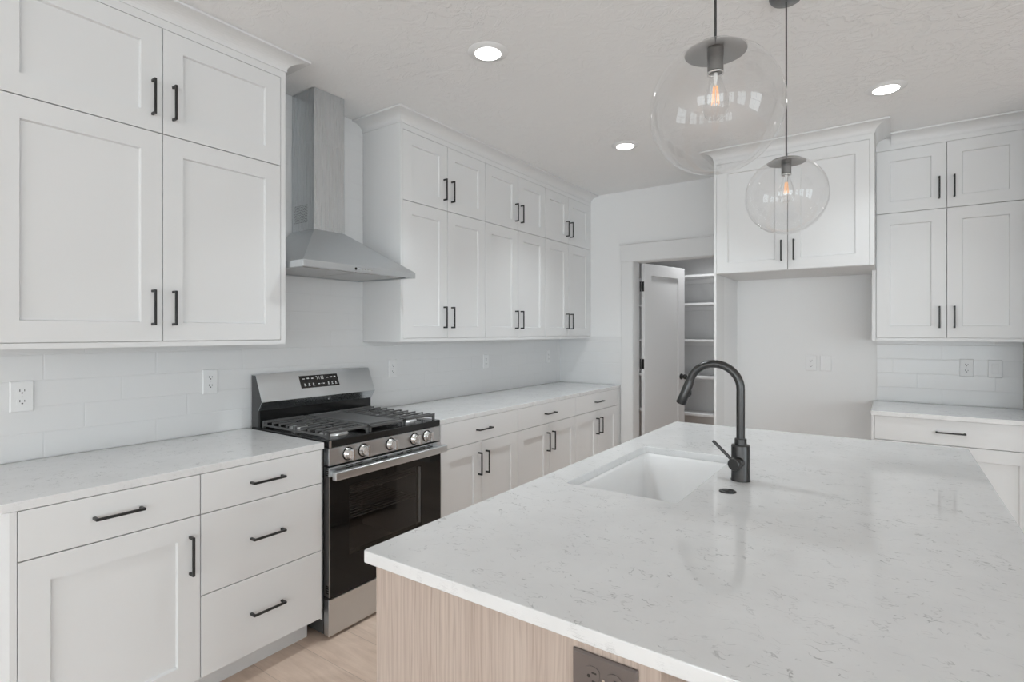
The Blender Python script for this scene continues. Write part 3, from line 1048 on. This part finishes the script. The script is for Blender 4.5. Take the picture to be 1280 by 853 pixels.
def grate(u0, u1):
    mb = MB()
    w0, w1, z0, z1 = 0.085, 0.612, 0.928, 0.9365
    t = 0.0085

    def bx(a, b, c, d_, e, f):
        mb.box(a - RC, b - RC, -d_, -c, e, f)
    bx(u0, u0 + t, w0, w1, z0, z1)
    bx(u1 - t, u1, w0, w1, z0, z1)
    bx(u0, u1, w0, w0 + t, 0.942, 0.953)
    bx(u0, u1, w1 - t, w1, 0.942, 0.953)
    nb = 9
    for k in range(nb):
        w_ = w0 + 0.028 + (w1 - w0 - 0.065) * k / (nb - 1)
        mid = (u0 + u1) / 2
        gap = 0.022 if k in (2, 6) else 0.0
        if gap:
            bx(u0, mid - gap, w_, w_ + t * 0.8, 0.9445, 0.953)
            bx(mid + gap, u1, w_, w_ + t * 0.8, 0.9445, 0.953)
        else:
            bx(u0, u1, w_, w_ + t * 0.8, 0.9445, 0.953)
    bx((u0 + u1) / 2 - t / 2, (u0 + u1) / 2 + t / 2, w0 + 0.13, w1 - 0.13, 0.9425, 0.951)
    for k in range(nb):                                      # short uprights carry each bar on the side rails
        w_ = w0 + 0.028 + (w1 - w0 - 0.065) * k / (nb - 1)
        bx(u0, u0 + t, w_, w_ + t * 0.8, z1, 0.9446)
        bx(u1 - t, u1, w_, w_ + t * 0.8, z1, 0.9446)
    for u in (u0, u1 - 0.013):
        for w_ in (w0, w1 - 0.013, (w0 + w1) / 2):
            bx(u, u + 0.013, w_, w_ + 0.013, 0.9187, 0.953)
    return mb.build('grate', M['iron'], rg, 0.0015, 1)


grate(RY0 + 0.014, -0.155)
grate(0.074, RY1 - 0.014)
mb = MB()
u0, u1, w0, w1 = -0.152, 0.071, 0.085, 0.612
for a, b, c_, d_ in ((u0, u0 + .009, w0, w1), (u1 - .009, u1, w0, w1), (u0, u1, w0, w0 + .009), (u0, u1, w1 - .009, w1)):
    mb.box(a - RC, b - RC, -d_, -c_, 0.9375, 0.950)
for u in (u0, u1 - 0.013):
    for w_ in (w0, w1 - 0.013):
        mb.box(u - RC, u + 0.013 - RC, -w_ - 0.013, -w_, 0.9187, 0.945)
mb.build('grate', M['iron'], rg, 0.0015, 1)
mb = MB()
mb.box(u0 + 0.010 - RC, u1 - 0.010 - RC, -0.592, -0.115, 0.944, 0.950)
for a, b, c_, d_ in ((u0 + .010, u0 + .016, .115, .592), (u1 - .016, u1 - .010, .115, .592), (u0 + .010, u1 - .010, .110, .118), (u0 + .010, u1 - .010, .586, .594)):
    mb.box(a - RC, b - RC, -d_, -c_, 0.944, 0.956)
mb.build('griddle', M['griddle'], rg, 0.002, 2)

# ------------------------------------------------------------------ range hood
HY0, HY1, HX, HZ = -0.405, 0.306, 0.457, 1.697
HC = (HY0 + HY1) / 2
hood = thing('range_hood', 'stainless steel chimney range hood on the tile over the gas range', 'range hood', (0.001, HC, HZ), PI / 2)


def hp(u, w_, z):
    return (u - HC, -w_, z - HZ)


CY0, CY1, CX = -0.168, 0.0240, 0.200
tb = 0.022                                                   # the canopy narrows a little towards the wall
rim = [(HY0, HX), (HY1, HX), (HY1 - tb, 0.001), (HY0 + tb, 0.001)]
inn = [(HY0 + 0.016, HX - 0.016), (HY1 - 0.016, HX - 0.016), (HY1 - tb - 0.016, 0.014), (HY0 + tb + 0.016, 0.014)]
top = [(CY0 - 0.002, CX + 0.002), (CY1 + 0.002, CX + 0.002), (CY1 + 0.002, 0.001), (CY0 - 0.002, 0.001)]
mb = MB()
rings = [[hp(u, w_, HZ + 0.010) for u, w_ in inn], [hp(u, w_, HZ) for u, w_ in inn], [hp(u, w_, HZ) for u, w_ in rim], [hp(u, w_, HZ + 0.031) for u, w_ in rim],
         [hp(u, w_, 1.9290) for u, w_ in top]]
mb.rings(rings, True, True, smooth=False)
hc = mb.build('canopy', M['steel'], hood, 0.0012)
chl = MB()
for (z0, z1, e) in ((1.9295, 2.390, 0.0), (2.390, ZC - 0.003, -0.0015)):
    chl.box(CY0 - e - HC, CY1 + e - HC, -CX - e, -0.001, z0 - HZ, z1 - HZ)
ch = chl.build('chimney', M['steel_v'], hood, 0.001)
vm_ = MB()
for i in range(12):
    for j in range(10):
        w_ = 0.030 + j * 0.0115 + (0.0055 if i % 2 else 0)
        z = 1.976 + i * 0.0080
        vm_.hexa([(CY0 - HC - 0.0004, -w_ - 0.0031, z - HZ), (CY0 - HC - 0.0004, -w_, z - HZ - 0.0026), (CY0 - HC - 0.0004, -w_ + 0.0031, z - HZ), (CY0 - HC - 0.0004, -w_, z - HZ + 0.0026)],
                 [(CY0 - HC + 0.0006, -w_ - 0.0031, z - HZ), (CY0 - HC + 0.0006, -w_, z - HZ - 0.0026), (CY0 - HC + 0.0006, -w_ + 0.0031, z - HZ), (CY0 - HC + 0.0006, -w_, z - HZ + 0.0026)])
vm_.build('vent_holes', M['black'], ch)
for a, b in ((HY0 + 0.045, HC - 0.004), (HC + 0.004, HY1 - 0.045)):
    MB().box(a - HC, b - HC, -HX + 0.075, -0.03, 0.0035, 0.0098).build('filter', M['filter'], hood, 0.001)
for u in (-0.205, 0.115):
    MB().cyl((u - HC, -HX + 0.045, 0.0035), (u - HC, -HX + 0.045, 0.0099), 0.026, None, 20).build('hood_light', M['bright'], hood)
MB().cyl((-0.108 - HC, -HX + 0.0004, 0.0155), (-0.108 - HC, -HX - 0.0016, 0.0155), 0.0068, None, 20).build('power_button', M['black'], hood)
mb = MB()
for k in range(5):
    mb.box(-0.094 + k * 0.019 - HC, -0.080 + k * 0.019 - HC, -HX - 0.0012, -HX + 0.0004, 0.0135, 0.0180)
mb.build('control_strip', M['steel_trim'], hood)


# ------------------------------------------------------------------ pendants
def pendant(label, x, y, zc):
    R = 0.145
    p = thing('pendant_light', label, 'pendant light', (x, y, ZC - 0.0005), 0)
    MB().lathe([(0, 0), (0.060, 0), (0.060, -0.004), (0.052, -0.016), (0.02, -0.022), (0, -0.022)], sharp=(1,)).build('ceiling_canopy', M['socket'], p)
    zt_ = zc - ZC
    ap = math.asin(0.066 / R)
    ztop = zt_ + R * math.cos(ap)
    MB().cyl((0, 0, -0.021), (0, 0, ztop + 0.020), 0.0027, None, 10).build('cord', M['cord'], p)
    prof = []
    for k in range(0, 49):
        a = ap + (PI - ap) * k / 48
        prof.append((R * math.sin(a) if k < 48 else 0.0, zt_ + R * math.cos(a)))
    gl_ = MB().lathe(prof, n=64).build('glass_globe', M['globe'], p)
    cap_ = []
    for r_, h in ((0.0, 0.0205), (0.006, 0.0205), (0.010, 0.0185), (0.030, 0.0155), (0.052, 0.0085), (0.066, -0.0005), (0.0665, -0.002), (0.064, -0.002), (0.045, 0.004), (0.02, 0.008), (0.0, 0.008)):
        cap_.append((r_, ztop + h))
    MB().lathe(cap_, n=48, sharp=(5, 6)).build('cap', M['canopy'], p)
    sk_ = MB().lathe([(0, ztop + 0.008), (0.0180, ztop + 0.0075), (0.0180, ztop - 0.014), (0.0172, ztop - 0.015), (0.0172, ztop - 0.045), (0.0160, ztop - 0.046), (0, ztop - 0.046)], n=24, sharp=(1, 2, 3, 4)).build('socket', M['socket'], p)
    MB().lathe([(0.0160, ztop - 0.0462), (0.0182, ztop - 0.0462), (0.0182, ztop - 0.050), (0.0150, ztop - 0.050), (0.0150, ztop - 0.0462)], n=24).build('ring', M['bright'], sk_)
    zb = ztop - 0.047
    b = MB().lathe([(0.0125, zb), (0.0130, zb - 0.012), (0.0180, zb - 0.03), (0.0250, zb - 0.052), (0.0290, zb - 0.070), (0.0280, zb - 0.084), (0.0215, zb - 0.098), (0.011, zb - 0.1055), (0, zb - 0.107)], n=28).build('bulb', M['bulb'], p)
    MB().lathe([(0.0045, zb - 0.001), (0.0045, zb - 0.014), (0.0025, zb - 0.028), (0.0, zb - 0.029)], n=10).build('stem', M['plate'], b)
    fm = MB()
    for k in range(6):
        a = k * PI / 3
        fm.cyl((0.0045 * math.cos(a), 0.0045 * math.sin(a), zb - 0.030), (0.0085 * math.cos(a), 0.0085 * math.sin(a), zb - 0.072), 0.0007, None, 6)
    fm.build('filament', M['filament'], b)
    return p


pendant('clear glass globe pendant that hangs nearest, over front half of island', 2.3255, -0.612, 1.899)
pendant('clear glass globe pendant that hangs behind, in front of the deep wall cabinet', 2.3235, 0.405, 1.912)


# ------------------------------------------------------------------ recessed lights
def recessed(label, x, y):
    r = thing('recessed_light', label, 'ceiling light', (x, y, ZC))
    MB().lathe([(0.0595, -0.0095), (0.066, -0.0075), (0.090, -0.003), (0.092, -0.0005), (0.0595, -0.0005)], n=40, sharp=(3,)).build('trim_ring', M['trim_ring'], r)
    MB().lathe([(0.0, -0.0105), (0.058, -0.0100), (0.0593, -0.0070), (0.0593, -0.0006), (0, -0.0006)], n=32, sharp=(1,)).build('lens', M['lens'], r)
    return r


recessed('lit round ceiling light in front of the range hood', 1.1455, 0.080)
recessed('lit round ceiling light nearest to the pantry doorway', 1.1616, 1.593)
recessed('lit round ceiling light in front of the alcove side cabinets', 2.6267, 1.563)

# ------------------------------------------------------------------ pantry: door, shelves
th = math.radians(14.6)
WD, HD = 0.656, 1.973
hx, hy = 0.807, 2.856                                        # near corner of the visible door face
dr_ = bpy.data.objects.new('door_1', None)
COL.objects.link(dr_)
dr_.location = (hx, hy, ZF + 0.006)
dr_.rotation_euler = (0, 0, PI / 2 - th)
tag(dr_, 'white one-panel pantry door standing open into the pantry', 'door', None, 'structure')
lf = shaker(WD, HD, 0.105, 0.010, 0.034).build('door_leaf', M['cabinet'], dr_)
for z in (0.21, 1.056, 1.763):
    mb = MB()
    mb.box(-0.0030, 0.0004, 0.004, 0.031, z - 0.045, z + 0.045)
    mb.cyl((-0.006, 0.040, z - 0.045), (-0.006, 0.040, z + 0.045), 0.0065, None, 12)
    mb.build('hinge', M['hinge'], dr_)
for s, y in ((-1, -0.0004), (1, 0.0344)):
    kb = MB().tube([(WD - 0.06, y, 0.911), (WD - 0.06, y + s * 0.006, 0.911), (WD - 0.06, y + s * 0.0065, 0.911), (WD - 0.06, y + s * 0.03, 0.911), (WD - 0.06, y + s * 0.034, 0.911),
                    (WD - 0.06, y + s * 0.052, 0.911), (WD - 0.06, y + s * 0.058, 0.911)], [0.029, 0.029, 0.012, 0.012, 0.024, 0.026, 0.018], 20)
    kb.build('knob', M['hinge'], dr_)
names = ['topmost of the five pantry shelves', 'second pantry shelf from the top', 'middle one of the five pantry shelves', 'second pantry shelf from the bottom', 'lowest of the five pantry shelves']
for nm, z in zip(names, (2.001, 1.703, 1.318, 0.931, 0.537)):
    o = MB().box(0.2805, 1.9495, 3.90, 4.1995, z - 0.022, z).box(0.2805, 1.9495, 4.178, 4.1995, z - 0.07, z - 0.022).build('pantry_shelf', M['cabinet'], None, 0.0015)
    tag(o, 'white shelf behind the pantry doorway, ' + nm, 'shelf')
